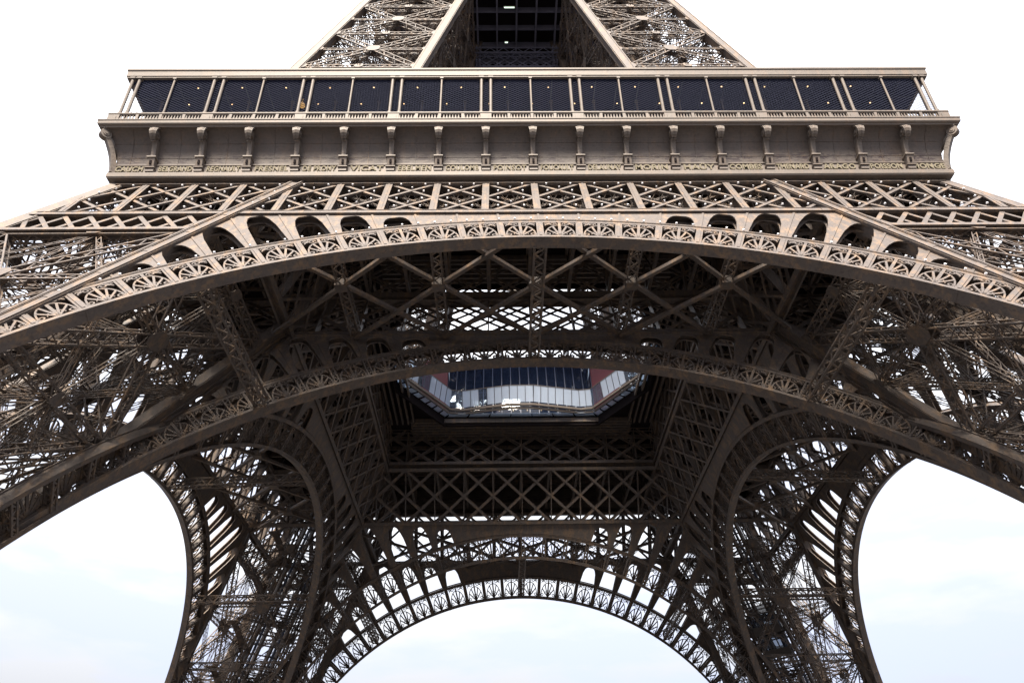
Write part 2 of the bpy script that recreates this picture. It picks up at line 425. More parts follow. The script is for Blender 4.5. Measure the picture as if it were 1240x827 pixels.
# cut the strip where the arch opening is: rebuilt below only on piers
bpy.data.objects.remove(g2.children[0]); 
for ch in list(g2.children): bpy.data.objects.remove(ch)
bpy.data.objects.remove(g2)
def strip(sg):
    m = MB(); z0, z1 = 41.0, ZB-.15; bay = BAY/2*.92
    if 1:
        s = hi(z0)+.4
        while s < ho(z0)-.2:
            for a, b, oo in ((0, 1, -.05), (1, 0, -.11)):
                sa, sb = s+a*bay, s+b*bay
                if max(sa, sb) > ho(z0)-.2 or sb < hi(z1)+.6 and b == 0 and False: continue
                sa2 = max(sa, hi(z0)+.5); sb2 = min(sb, ho(z1)-.3)
                m.bar(FP(sg*sa2, z0, oo), FP(sg*sb2, z1, oo), .34 if b else .3, .05, NF)
                m.bar(FP(sg*sa2, z0, -.7), FP(sg*sb2, z1, -.7), .12, .1, NF)
            s += bay
        m.bar(FP(sg*(hi(z0)+.3), z0, -.0), FP(sg*(ho(z0)-.2), z0, .0), .42, .12, NF)
        m.bar(FP(sg*(hi(z0)+.3), z0, -.7), FP(sg*(ho(z0)-.2), z0, -.7), .36, .12, NF)
        m.bar(FP(sg*(hi(z0)+.3), z0, -.35), FP(sg*(ho(z0)-.2), z0, -.35), .05, .58, NF)
    return m.build('lattice_strip', IRON, TW)
four(strip(-1)); four(strip(1))
# inner face between the girder and the floor
fg = girder(True, 50.75, 56.0, hi(50.4)+.2, hi(50.4)+.2, BAY, .7, .26, .2, lattice_back=0, name='floor_girder')
four(fg)

# ------------------------------------------------------------------ piers (built in the corner -x -y, then turned)
LV = [2.5, 14.6, 27.6, 41.0]
def pier_stage(levels, fo, fi, raf_w, bw, name, top, mids=True, taper=1., dens=1., tk=.8):
    """fo, fi: outer and inner half-widths at height z"""
    m = MB()
    def C(i, j, z): return V(-(fo(z) if i else fi(z)), -(fo(z) if j else fi(z)), z)
    zb, zt = levels[0], top
    for i in (0, 1):
        for j in (0, 1):
            r = raf_w/2; ins = lambda z: V((r if i else -r), (r if j else -r), 0)
            zs = [zb, zt] if not (zb < 50.4 < zt) else [zb, 50.4, zt]
            for za, zc in zip(zs[:-1], zs[1:]):
                p, q = C(i, j, za)+ins(za), C(i, j, zc)+ins(zc)
                m.bar(p, q, raf_w, raf_w, (0, 1, 0))
                d = (q-p)/np.linalg.norm(q-p)
                for sx, sy in ((1, 0), (-1, 0), (0, 1), (0, -1)):
                    for e in (-.42, 0, .42):
                        off = V(sx*(r+.03), sy*(r+.03), 0)+V(sy*e*raf_w, sx*e*raf_w, 0)
                        m.bar(p+off, q+off, .07 if sx else .12, .12 if sx else .07, (0, 1, 0)) if e else None
    pier = m.build(name, IRON, TW)
    # four faces of the box
    faces = [((0, 0), (1, 0)), ((0, 1), (1, 1)), ((0, 0), (0, 1)), ((1, 0), (1, 1))]
    cen = lambda z: (C(0, 0, z)+C(1, 1, z))/2
    for (A, B) in faces:
        b = MB(); g = MB()
        a0 = lambda z: C(*A, z); b0 = lambda z: C(*B, z)
        nrm = np.cross(b0(levels[0])-a0(levels[0]), a0(levels[-1])-a0(levels[0])); nrm /= np.linalg.norm(nrm)
        if np.dot(nrm, (a0(levels[0])+b0(levels[0]))/2-cen(levels[0])) < 0: nrm = -nrm
        ins = -nrm*bw*.55
        def edge(P, Q, z, k=.9):
            p, q = P(z), Q(z); d = (q-p)/np.linalg.norm(q-p); return p+d*raf_w*k+ins, q-d*raf_w*k+ins
        for za, zc in zip(levels[:-1], levels[1:]):
            pa, qa = edge(a0, b0, za); pc, qc = edge(a0, b0, zc)
            cx = (pa+qa+pc+qc)/4; zm = cx[2]
            for p, q in ((pa, qc), (qa, pc)):
                d = (q-p)/np.linalg.norm(q-p)
                # intersection of the diagonals is a little below the mean; stop both halves at the gusset
                w_ = bw
                b.lat(p+d*.6, q-d*.6, w_, bw*.8, nrm, pitch=.85*dens, t=.15*tk, lt=.075*tk)
            # mid horizontal and level horizontal
            wa = np.linalg.norm(qa-pa); wc = np.linalg.norm(qc-pc); f = wa/(wa+wc)
            X = pa+(qc-pa)*f
            pm, qm = edge(a0, b0, X[2])
            b.lat(pm, qm, bw*.6, bw*.75, nrm, pitch=.7*dens, t=.13*tk, lt=.07*tk)
            b.lat(pc, qc, bw*.9, bw*.8, nrm, pitch=.8*dens, t=.15*tk, lt=.075*tk)
            # thin secondary members
            mtop = (pc+qc)/2; mbot = (pa+qa)/2
            for e in (pm, qm) if mids else ():
                b.lat(mtop, e, bw*.35, bw*.4, nrm, pitch=.7*dens, t=.07*tk, lt=.045*tk, sides='w')
                b.lat(mbot, e, bw*.35, bw*.4, nrm, pitch=.7*dens, t=.07*tk, lt=.045*tk, sides='w')
            if mids: b.lat(mbot, mtop, bw*.35, bw*.4, nrm, pitch=.7*dens, t=.07*tk, lt=.045*tk, sides='w')
            # gussets
            up = (mtop-mbot)/np.linalg.norm(mtop-mbot)
            ac = (qa-pa)/np.linalg.norm(qa-pa)
            for cc, rr in ((X, bw*.85), (mtop, bw*.55), (pm, bw*.5), (qm, bw*.5), (pc, bw*.6), (qc, bw*.6)):
                for off in (bw*.42, -bw*.42):
                    q = [cc+nrm*off+ac*rr*x+up*rr*y for x, y in ((-.5, -1), (.5, -1), (1, -.5), (1, .5), (.5, 1), (-.5, 1), (-1, .5), (-1, -.5))]
                    q2 = [v+nrm*.05 for v in q]
                    g.poly(q+q2, [tuple(range(8)), tuple(range(15, 7, -1))]+[(i, i+8, (i+1) % 8+8, (i+1) % 8) for i in range(8)])
        b.poly(g.v, g.f); b.build('cross_bracing', IRON, pier)
    # horizontal diaphragms and inner ties
    d = MB()
    for za, zc in zip(levels[:-1], levels[1:]):
        zm = (za+zc)/2
        for z in (zm, zc):
            cs = [C(0, 0, z), C(1, 0, z), C(1, 1, z), C(0, 1, z)]; cs = [c_+(cen(z)-c_)*.09 for c_ in cs]
            d.lat(cs[0], cs[2], bw*.6, bw*.6, pitch=.9*dens, t=.1*tk, lt=.06*tk); d.lat(cs[1], cs[3], bw*.6, bw*.6, pitch=.9*dens, t=.1*tk, lt=.06*tk)
            ms = [(cs[i]+cs[(i+1) % 4])/2 for i in range(4)]
            for i in range(4): d.lat(ms[i], ms[(i+1) % 4], bw*.4, bw*.5, pitch=.8*dens, t=.08*tk, lt=.05*tk, sides='w')
            for i in range(2): d.lat(ms[i], ms[i+2], bw*.4, bw*.5, pitch=.8*dens, t=.08*tk, lt=.05*tk, sides='w')
        ms0 = [(C(*p, za)+C(*q, za))/2 for p, q in faces]
        for k, mm in enumerate(ms0):
            d.lat(mm, cen(zc), bw*.35, bw*.35, pitch=.9*dens, t=.07*tk, lt=.045*tk, sides='w')
    d.build('diaphragm_bracing', IRON, pier)
    return pier, C, cen
pier, PC, pcen = pier_stage(LV, ho, hi, 1.0, 1.05, 'pier', 56.)
# lift track and staircase inside the pier
def track():
    m = MB(); s = MB(); pt = lambda z, a, b: V(-(ho(z)+hi(z))/2, -(ho(z)+hi(z))/2, z)+V(1, -1, 0)/sqrt(2)*a+V(.46, .46, .75)*b
    for a in (-2.2, -.9, .9, 2.2):
        m.bar(pt(2, a, 0), pt(50.4, a, 0), .3, .75, (1, 1, 1)); 
    for a, b in ((-3.2, 1.4), (3.2, 1.4)):
        m.lat(pt(2, a, b), pt(50.4, a, b), .7, .9, (1, 1, 1), pitch=.9, t=.14, lt=.08)
    for z in np.arange(3, 50, 1.15):
        m.bar(pt(z, -2.4, -.1), pt(z, 2.4, -.1), .14, .16)
    o = m.build('lift_track', IRON, pier)
    for a in (-1.55, 1.55):
        s.bar(pt(2, a, .7), pt(50, a, .7), .28, .28, (1, 1, 1))
    s.build('lift_rail', BLUEM, pier)
    # zigzag staircase with landings
    k = MB(); z = 4.; side = 1
    while z < 49:
        z2 = z+2.6
        c0 = pt(z, 4.6, 1.2); c1 = pt(z2, 4.6, 1.2); dx = V(1, -1, 0)/sqrt(2)*1.6*side
        k.bar(c0-dx, c1+dx, .9, .12); k.bar(c0-dx+V(0, 0, 1), c1+dx+V(0, 0, 1), .05, .05); k.box(c1+dx, (1.6, 1.6, .1))
        for t in np.linspace(0, 1, 7): p = c0-dx+(c1+2*dx-c0)*t; k.bar(p, p+V(0, 0, 1), .05, .05, (0, 1, 0))
        z = z2; side *= -1
    k.build('staircase', IRON, pier)
track()
four(pier)

def rafter_face(sg):
    m = MB(); z0, z1 = 6., 50.25
    for (e, w, o, h) in ((.5, 1.08, .06, .16), (.06, .14, .17, .14), (.94, .14, .17, .14), (.2, .05, .15, .1), (.8, .05, .15, .1)):
        m.bar(FP(sg*(hi(z0)+e), z0, o), FP(sg*(hi(z1)+e), z1, o), w, h, NF)
    for z in np.arange(9, 50, 3.1):
        m.bar(FP(sg*(hi(z)+.5), z, .155), FP(sg*(hi(z+.6)+.5), z+.6, .155), .72, .03, NF)
    return m.build('rafter_face', IRON, TW)
for sg in (-1, 1): four(rafter_face(sg))
# ------------------------------------------------------------------ horizontal wind bracing between the outer and inner faces, struts between the arches
def wind():
    z = 43.2; yo, yi = ho(z)-.6, hi(z)+.3
    m = MB()
    for k in (-3, -2, -1, 0, 1):
        a, b = k*2*BAY, (k+2)*2*BAY
        m.bar((a, -yo, z), (b, -yi, z), .34, .30); m.bar((b, -yo, z-.31), (a, -yi, z-.31), .34, .30)
    for k in range(-2, 3):
        m.box((k*2*BAY, -(yo+yi)/2, z-.16), (1.0, 1.0, .7))
    o = m.build('wind_bracing', IRON, TW)
    for s in (-15.7, -7.85, 7.85, 15.7):
        c = MB(); c.lat((s, -yo, z+.3), (s, -yi, z+.3), .85, .95, pitch=.75, t=.11, lt=.07); c.build('lattice_strut', IRON, o)
    for s in (-21.2, 0, 21.2):
        t = math.acos(s/(OUT['a']+.5)); p = ap(OUT, t, .9, -DEP); t2 = math.acos(s/(INN['a']+.3)); q = ap(INN, t2, .6, .0)
        c = MB(); c.lat(p, q, .95, .95, pitch=.8, t=.14, lt=.09); c.build('lattice_strut', IRON, o)
    return o
four(wind())
# joists under the first floor
def joists():
    m = MB(); yo, yi = ho(50.4)-.6, hi(50.4)+.4
    k = -8
    for k in range(-8, 9):
        s = k*BAY
        if abs(s) > 33: continue
        m.bar((s, -yo, 50.9), (s, -yi, 50.9), .3, .3); m.bar((s, -yo, 55.5), (s, -yi, 55.5), .3, .4)
        n = 5
        for i in range(n):
            y0 = yo+(yi-yo)*i/n; y1 = yo+(yi-yo)*(i+1)/n
            m.bar((s, -y0, 50.9), (s, -y1, 55.5), .16, .16); m.bar((s+.17, -y0, 55.5), (s+.17, -y1, 50.9), .16, .16)
    for i in range(6):
        y = yo+(yi-yo)*i/5; m.bar((-yo, -y, 55.1), (yo, -y, 55.1), .25, .5)
    for i in range(0, 7):
        y = yi-.8-i*.75
        if y > 14.5: m.bar((-15, -y, 55.3), (15, -y, 55.3), .2, .6)
    return m.build('floor_joists', IRON, TW)
four(joists())

# ------------------------------------------------------------------ first floor deck with its octagonal void
EDGE = [(-14.8, 5.6), (-9.7, 13.6), (-8, 13.9), (-4.6, 13.1), (-1.6, 12.45), (1.6, 12.45), (4.6, 13.1), (8, 13.9), (9.7, 13.6), (14.8, 5.6)]
HOLE = [(-15.9, 5.9), (-10.4, 14.75), (10.4, 14.75), (15.9, 5.9), (15.9, -5.9), (10.4, -14.75), (-10.4, -14.75), (-15.9, -5.9)]
def deck():
    m = MB(); O = 35.6
    outer = [(-O, 6.3), (-O, O), (O, O), (O, 6.3), (O, -6.3), (O, -O), (-O, -O), (-O, -6.3)]
    v = []
    for z in (55.85, 56.25):
        v += [(x, y, z) for x, y in outer]+[(x, y, z) for x, y in HOLE]
    f = []
    for i in range(8):
        j = (i+1) % 8
        f += [(i, i+8, j+8, j), (16+i, 16+j, 24+j, 24+i), (i, j, 16+j, 16+i), (8+i, 24+i, 24+j, 8+j)]
    m.poly(v, f)
    # fascia girder round the void
    for a, b in zip(HOLE, HOLE[1:]+HOLE[:1]):
        m.bar((*a, 55.2), (*b, 55.2), .25, 1.2)
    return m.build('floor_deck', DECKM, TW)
deck()
# ------------------------------------------------------------------ frieze, cove, cornice (front orientation, then turned)
YF = 34.5
NAMES = ['CAUCHY', 'BELGRAND', 'REGNAULT', 'FRESNEL', 'DE PRONY', 'VICAT', 'EBELMEN', 'COULOMB', 'POINSOT', 'FOUCAULT', 'DELAUNAY', 'MORIN', 'HAÜY', 'COMBES', 'THENARD', 'ARAGO', 'POISSON', 'MONGE']
def cove_o(u): t = u*pi/2*.94; return 1.55*(1-cos(t)), 52.05+3.1*sin(t)
def loft(m, prof):
    """profile of (offset beyond YF, z), mitred at the corners"""
    v = []; 
    for o, z in prof: v += [(-(YF+o), -(YF+o), z), ((YF+o), -(YF+o), z)]
    m.poly(v, [(2*i, 2*i+1, 2*i+3, 2*i+2) for i in range(len(prof)-1)])
def frieze():
    m = MB()
    loft(m, [(-.9, 50.42), (.22, 50.42), (.30, 50.55), (.30, 50.98), (.22, 51.06), (.10, 51.1), (.04, 51.14), (.04, 51.92), (.13, 51.96), (.13, 52.04), (.0, 52.05)])
    o = m.build('name_frieze', LIGHTIRON, TW)
    c = MB(); loft(c, [cove_o(i/16) for i in range(17)])
    c.build('cove', SHADEDCOVE, o)
    s = MB()
    for i in range(-17, 18, 2):
        x = i*BAY/2; pts = []
        for j in range(13):
            oo, z = cove_o(j/12); pts.append((x, -(YF+oo+.012), z))
        s.path(pts, .05, .03, (1, 0, 0)); 
    for u in (.18, .52):
        oo, z = cove_o(u); s.bar((-(YF+oo), -(YF+oo+.01), z), ((YF+oo), -(YF+oo+.01), z), .03, .03)
    s.build('panel_seams', IRON, o)
    k = MB(); t = .94*pi/2; o1, z1 = cove_o(1)
    loft(k, [(o1-.02, z1-.05), (o1+.10, z1-.05), (o1+.14, z1+.08), (o1+.27, z1+.12), (o1+.33, z1+.22), (o1+.33, z1+.52), (o1+.38, z1+.56), (o1+.38, z1+.66), (-1.2, z1+.70)])
    k.build('cornice', LIGHTIRON, o)
    return o
fr = frieze(); frs = four(fr)
def text_mesh(txt, size, depth, off):
    cu = bpy.data.curves.new('t', 'FONT'); cu.body = txt; cu.size = size; cu.extrude = depth; cu.offset = off; cu.align_x = 'CENTER'; cu.align_y = 'CENTER'; cu.resolution_u = 3
    cu.space_character = 1.12
    o = bpy.data.objects.new('t', cu); COL.objects.link(o); bpy.context.view_layer.update()
    me = bpy.data.meshes.new_from_object(o.evaluated_get(bpy.context.evaluated_depsgraph_get())); bpy.data.objects.remove(o); bpy.data.curves.remove(cu)
    return me
for i, nme in enumerate(NAMES):
    me = text_mesh(nme, .80, .05, .022); me.materials.clear(); me.materials.append(GILT)
    xs = [v.co.x for v in me.vertices]; w = max(xs)-min(xs); sc = min(1.1, 2.72/w)
    for v in me.vertices: v.co = (v.co.x*sc, -v.co.z, v.co.y)
    me.name = 'gilt_lettering'; o = bpy.data.objects.new('gilt_lettering', me); COL.objects.link(o); o.parent = frs[0]; o.location = ((i-8.5)*BAY+(.38 if i == 0 else -.38 if i == 17 else 0), -(YF+.09), 51.52)
# consoles
def console():
    m = MB()
    def bx(y0, y1, z0, z1, w): m.bar((0, -(YF+(y0+y1)/2), z0), (0, -(YF+(y0+y1)/2), z1), w, y1-y0, (0, 1, 0))
    bx(.04, .36, 51.08, 51.42, .66); bx(.04, .48, 51.42, 51.5, .78)
    # tapering foot; a raised near-black block paints in the shade of a recess
    v = []
    for z, o, w in ((51.5, .30, .5), (51.62, .42, .56), (52.25, .60, .58), (52.38, .62, .6)):
        v += [(-w/2, -(YF), z), (w/2, -(YF), z), (w/2, -(YF+o), z), (-w/2, -(YF+o), z)]
    m.poly(v, [(4*i+a, 4*i+b, 4*i+4+b, 4*i+4+a) for i in range(3) for a, b in ((0, 1), (1, 2), (2, 3), (3, 0))]+[(12, 13, 14, 15)])
    bx(.0, .72, 52.38, 52.5, .76); bx(.0, .66, 52.5, 52.56, .68)
    # shaft bending outwards
    prev = None; v = []; N_ = 7
    for i in range(N_):
        u = i/(N_-1); z = 52.56+u*1.75; o = .50+.62*u**1.7; w = .36+.03*u; oo, _ = cove_o(min(1, (z-52.05)/3.4))
        v += [(-w/2, -(YF+oo*.8-.1), z), (w/2, -(YF+oo*.8-.1), z), (w/2, -(YF+o), z), (-w/2, -(YF+o), z)]
    m.poly(v, [(4*i+a, 4*i+b, 4*i+4+b, 4*i+4+a) for i in range(N_-1) for a, b in ((0, 1), (1, 2), (2, 3), (3, 0))])
    # volute: a drum across the head with spiral cheeks and a leaf over its face
    cy, cz, r = -(YF+1.14), 54.55, .45
    n = 16
    def drum(r_, w, c):
        v = [(sx*w/2, c[0]+r_*cos(2*pi*i/n), c[1]+r_*sin(2*pi*i/n)) for sx in (-1, 1) for i in range(n)]
        m.poly(v, [(i, (i+1) % n, (i+1) % n+n, i+n) for i in range(n)]+[tuple(range(n-1, -1, -1)), tuple(range(n, 2*n))])
    drum(r, .44, (cy, cz)); drum(r*.3, .62, (cy, cz))
    for sx in (-1, 1):
        pts = [(sx*.25, cy+(r*(1-.11*i/2.2))*cos(i*.62+pi/2), cz+(r*(1-.11*i/2.2))*sin(i*.62+pi/2)) for i in range(0, 17)]
        m.path(pts, .1, .07, (1, 0, 0))
    for x in (-.32, -.19, -.065, .065, .19, .32):
        pts = []
        for i_ in range(9):
            f_ = i_/8; a = 1.75-3.0*f_; rr = r+.05+.10*sin(pi*f_)-.25*abs(x)
            pts.append((x*(1.15-.75*f_**1.3), cy-rr*cos(a), cz+.02+(r+.08)*sin(a)-.22*f_**2))
        m.path(pts, .10, .12, (1, 0, 0))
    m.bar((0, cy, 55.0), (0, cy, 55.14), .46, .5, (0, 1, 0))
    # rosette and bead under the volute
    m.bar((0, -(YF+1.0), 54.02), (0, -(YF+1.07), 54.02), .2, .2); m.box((0, -(YF+1.12), 53.8), (.34, .06, .08))
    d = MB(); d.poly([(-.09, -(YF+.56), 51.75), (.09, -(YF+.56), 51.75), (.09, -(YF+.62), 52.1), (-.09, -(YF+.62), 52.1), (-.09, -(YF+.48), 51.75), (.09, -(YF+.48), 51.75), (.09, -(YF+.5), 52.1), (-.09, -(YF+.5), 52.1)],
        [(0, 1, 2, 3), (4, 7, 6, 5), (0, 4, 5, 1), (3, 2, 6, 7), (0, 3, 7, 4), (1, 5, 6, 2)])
    return m, d
cm, cdn = console()
con0 = cm.build('console', LIGHTIRON, TW); recess_shade = cdn.build('recess_shade', DECKM, con0)
con0.location = (-8*BAY, 0, 0)
for i in range(-7, 9):
    dup(con0, 0, TW, (i*BAY, 0, 0))
# consoles of the side faces share the mesh
for k in (1, 3):
    for i in range(-8, 9, 1):
        if i*BAY*(1 if k == 1 else -1) > 99: continue
        c = con0.copy(); COL.objects.link(c); c.parent = TW; c.rotation_euler = (0, 0, k*pi/2); a = k*pi/2; c.location = (i*BAY*cos(a), i*BAY*sin(a), 0)
# corner consoles
def corner():
    m = MB(); r = .46; n = 16
    d = V(-1, -1, 0)/sqrt(2); e = V(1, -1, 0)/sqrt(2)
    base = V(-YF, -YF, 0)
    c = base+d*1.55+V(0, 0, 54.62)
    def drum(r_, w):
        v = [c+e*sx*w/2+d*r_*cos(2*pi*i/n)+V(0, 0, r_*sin(2*pi*i/n)) for sx in (-1, 1) for i in range(n)]
        m.poly(v, [(i, (i+1) % n, (i+1) % n+n, i+n) for i in range(n)]+[tuple(range(n-1, -1, -1)), tuple(range(n, 2*n))])
    drum(r, .5); drum(r*.55, .62); drum(r*.25, .72)
    for i in range(24):
        z0, z1 = 51.1+i*.1375, 51.1+(i+1.3)*.1375
        o0, o1 = .1+1.25*(i/24)**1.8, .1+1.25*((i+1.3)/24)**1.8
        m.bar(base+d*o0+V(0, 0, z0), base+d*o1+V(0, 0, z1), .42, .42, (0, 0, 1) if False else e)
    m.bar(base+d*1.3+V(0, 0, 55.0), base+d*1.3+V(0, 0, 55.13), .6, 1.2, d)
    return m.build('corner_console', LIGHTIRON, TW)
cc0 = corner(); [dup(cc0, k*pi/2) for k in (1, 2, 3)]
# sweep of the corner rafter out of the frieze
# ------------------------------------------------------------------ gallery: balustrade, posts, net, roof
ZC = 55.75; YB = 35.75
def balustrade():
    m = MB(); 
    m.bar((-YB-.1, -YB, ZC+.09), (YB+.1, -YB, ZC+.09), .34, .17); m.bar((-YB-.1, -YB, ZC+1.24), (YB+.1, -YB, ZC+1.24), .3, .13); m.bar((-YB, -YB, ZC+1.12), (YB, -YB, ZC+1.12), .18, .07)
    nn = int(2*YB/.25)
    for i in range(nn+1):
        x = -YB+i*2*YB/nn; 
        if abs((x/(BAY*.5))-round(x/(BAY*.5)))*BAY*.5 < .14: continue
        m.bar((x, -YB, ZC+.17), (x, -YB, ZC+.45), .10, .10, (0, 1, 0)); m.bar((x, -YB, ZC+.45), (x, -YB, ZC+.75), .15, .15, (0, 1, 0)); m.bar((x, -YB, ZC+.75), (x, -YB, ZC+1.09), .09, .09, (0, 1, 0))
    for i in range(-18, 19):
        x = i*BAY/2; w = .95 if (i % 4 == 2) else .24
        m.box((x, -YB, ZC+.63), (w, .26, .92))
        if w > .5: m.box((x, -YB-.15, ZC+.6), (.5, .06, .5))
    return m.build('balustrade', LIGHTIRON, TW)
bal = four(balustrade(), (1, 3))
def post(r, top):
    m = MB(); n = 10
    for z0, z1, rr in ((ZC+1.3, ZC+1.6, r*1.5), (ZC+1.6, top, r)):
        v = [(rr*cos(2*pi*i/n), rr*sin(2*pi*i/n), z) for z in (z0, z1) for i in range(n)]
        m.poly(v, [(i, (i+1) % n, (i+1) % n+n, i+n) for i in range(n)]+[tuple(range(n-1, -1, -1))])
    m.box((0, 0, top-.08), (r*3.2, r*3.2, .16))
    return m
PTOP = 61.98
pd = post(.135, PTOP).build('gallery_post', LIGHTIRON, TW); pd.location = (-9*BAY+.25, -YB+.15, 0)
ps = post(.09, PTOP-.05).build('gallery_post', LIGHTIRON, TW); ps.location = (-8*BAY, -YB+.15, 0)
fx = [pd.location.x]
def place(o, x, y):
    c = o.copy(); COL.objects.link(c); c.parent = TW; c.location = (x, y, 0)
for i in range(-7, 9, 2):
    for e in (-.41, .41): place(pd, i*BAY+e, -YB+.15)
place(pd, -9*BAY+.85, -YB+.15); place(pd, 9*BAY-.25, -YB+.15); place(pd, 9*BAY-.85, -YB+.15)
for i in range(-6, 9, 2): place(ps, i*BAY, -YB+.15)
for sx in (-1, 1):
    place(pd, sx*(9*BAY-.25), -YB+1.0)
    for i in range(-7, 8, 2): place(pd, sx*(YB-.15), i*BAY)
# slender inner columns
pi_ = post(.09, 61.9).build('inner_column', LIGHTIRON, TW); pi_.location = (-8.5*BAY, -33.1, 0)
for i in range(-7, 9): place(pi_, (i-.5)*BAY, -33.1)
place(pi_, 8.5*BAY, -33.1)
def roof():
    m = MB(); O, I = 35.72, 26.5
    # ring roof with a slight fall inwards, fascia with two mouldings
    for z, zz in ((62.12, 62.10),):
        v = []
        for r, a in ((O-.06, 62.08), (I, 62.3), (I, 62.9), (O-.06, 62.95)): v += [(-r, -r, a), (r, -r, a)]
        m.poly(v, [(0, 1, 3, 2), (2, 3, 5, 4), (4, 5, 7, 6)])
    return m.build('gallery_roof', DARKCEIL, TW)
rf = roof()
fs = MB(); O = 35.72
def lf(m, prof):
    v = []
    for r, z in prof: v += [(-r, -r, z), (r, -r, z)]
    m.poly(v, [(2*i, 2*i+1, 2*i+3, 2*i+2) for i in range(len(prof)-1)])
lf(fs, [(O-.3, 62.0), (O-.04, 62.0), (O-.04, 62.14), (O+.02, 62.18), (O+.02, 62.84), (O+.1, 62.9), (O+.1, 63.1), (O-.6, 63.14), (O-.6, 62.97)])
fs.build('roof_fascia', LIGHTIRON, rf)
cb = MB()
for i in range(-17, 18): cb.bar((i*BAY/2, -35.2, 62.0), (i*BAY/2, -27, 62.18), .08, .12)
cb.bar((-31.5, -31.4, 61.98), (31.5, -31.4, 61.98), .16, .2)
cb.build('ceiling_ribs', plain('rib_paint', (.05, .055, .09), .6), rf)
four(rf, (1, 3))
def net():
    m = MB(); z0, z1 = ZC+1.3, 61.95; y = -YB+.33; p = .23; hgt = z1-z0
    x = -35.2
    tilt = hgt*1.7
    X0, X1 = -35.3, 35.3; t = X0-tilt
    while t < X1:
        for sg in (1, -1):
            # line from (t,z0) rising to (t+tilt,z1), clipped to the panel
            a, b = max(t, X0), min(t+tilt, X1)
            if b-a > .05:
                za, zb_ = z0+(a-t)/tilt*hgt, z0+(b-t)/tilt*hgt
                if sg > 0: m.bar((a, y, za), (b, y, zb_), .02, .02, (0, 1, 0))
                else: m.bar((-a, y+.01, za), (-b, y+.01, zb_), .02, .02, (0, 1, 0))
        t += p*2.0
    return m.build('safety_net', NETM, TW)
net()
# ceiling lamps: a flush round fitting each
lm = MB(); n = 10
def lamp_mesh():
    m = MB(); v = [(.062*cos(2*pi*i/n), .062*sin(2*pi*i/n), z) for z in (-.05, .0) for i in range(n)]
    m.poly(v, [tuple(range(n-1, -1, -1))]+[(i, (i+1) % n, (i+1) % n+n, i+n) for i in range(n)]); return m
l0 = lamp_mesh().build('ceiling_lamp', LAMPM, TW); rim = MB(); rim.path([(.09*cos(2*pi*i/8), .09*sin(2*pi*i/8), 0) for i in range(9)], .05, .05, (0, 0, 1)); rim.build('lamp_rim', LIGHTIRON, l0)
first = True
for row, y in ((0, -34.55), (1, -32.7)):
    for i in range(-16, 17):
        if (i % 2 == 0) if row == 0 else (i % 2): continue
        if row == 1 and i % 3 == 0 and abs(i) > 9: continue
        x = i*BAY/2+(.55 if row else .0)-.3
        if first: l0.location = (x, y, 62.05); first = False
        else: dup(l0, 0, TW, (x, y, 62.05+(.04 if row else 0)))
al = MB(); 
for k in range(6):
    r0, r1 = .08+.05*k, .08+.05*(k+1)
for z0, z1, r0, r1 in ((-.1, .15, .30, .24), (.15, .35, .24, .1), (.35, .9, .02, .02)):
    v = [(rr*cos(2*pi*i/12), rr*sin(2*pi*i/12), z) for z, rr in ((z0, r0), (z1, r1)) for i in range(12)]
    al.poly(v, [(i, (i+1) % 12, (i+1) % 12+12, i+12) for i in range(12)]+[tuple(range(11, -1, -1))])
ao = al.build('pendant_lamp', AMBER); ao.location = (-20.6, -33.4, 61.05); tag(ao, 'small yellow pendant lamp hanging under the gallery ceiling near its left end', 'lamp')

# ------------------------------------------------------------------ second stage and second floor
def ho2(z): return 25.67-.2475*(z-76.8)
def hi2(z): return 11.3-.185*(z-76.8)
LV2 = [57.5, 67.6, 77.9, 87.4, 96.4, 104.8]
up_, _, _ = pier_stage(LV2, ho2, hi2, 1.0, .85, 'upper_pier', 110., mids=False, tk=.75)
ut = MB(); uc = lambda z, a, b: V(-(ho2(z)+hi2(z))/2, -(ho2(z)+hi2(z))/2, z)+V(1, -1, 0)/sqrt(2)*a+V(.2, .2, 0)*b
for a in (-1.5, 1.5): ut.bar(uc(57, a, 0), uc(110, a, 0), .35, .8, (1, 1, 0))
for a in (-4, 4): ut.lat(uc(57, a, 0), uc(110, a, 0), .8, .8, (1, 1, 0), pitch=.8, t=.1, lt=.06)
for z in np.arange(58, 110, 1.2): ut.bar(uc(z, -4, 0), uc(z, 4, 0), .1, .1)
zz = 58.; sd2 = 1
while zz < 108: ut.bar(uc(zz, 5.2, 2-sd2), uc(zz+2.4, 5.2, 4+sd2*3), .9, .1); zz += 2.4; sd2 = -sd2
ut.build('lift_track', IRON, up_)
four(up_)
LITIRON = plain('brightened_grey_iron', (.13, .13, .17), .7)  # iron colour lightened so girder and beams show in the platform's shade
def upgirder():
    m = MB(); z0, z1 = 103.9, 107.2; 
    for f, y in ((0, -hi2(105.5)),):
        L = hi2(105.5)+1.2; n = 8; b = 2*L/n
        for o_ in (0, .5):
            m.bar((-L, y+o_, z0), (L, y+o_, z0), .2, .35); m.bar((-L, y+o_, z1), (L, y+o_, z1), .2, .35)
            for i in range(n):
                for a, c in ((i, i+1), (i+1, i)):
                    m.bar((-L+a*b, y+o_+.03*(a > c), z0), (-L+c*b, y+o_+.03*(a > c), (z0+z1)/2), .06, .2); m.bar((-L+a*b, y+o_+.03*(a > c), (z0+z1)/2), (-L+c*b, y+o_+.03*(a > c), z1), .06, .2)
    return m.build('tie_girder', LITIRON, TW)
four(upgirder())
sf = MB(); O = 19.5
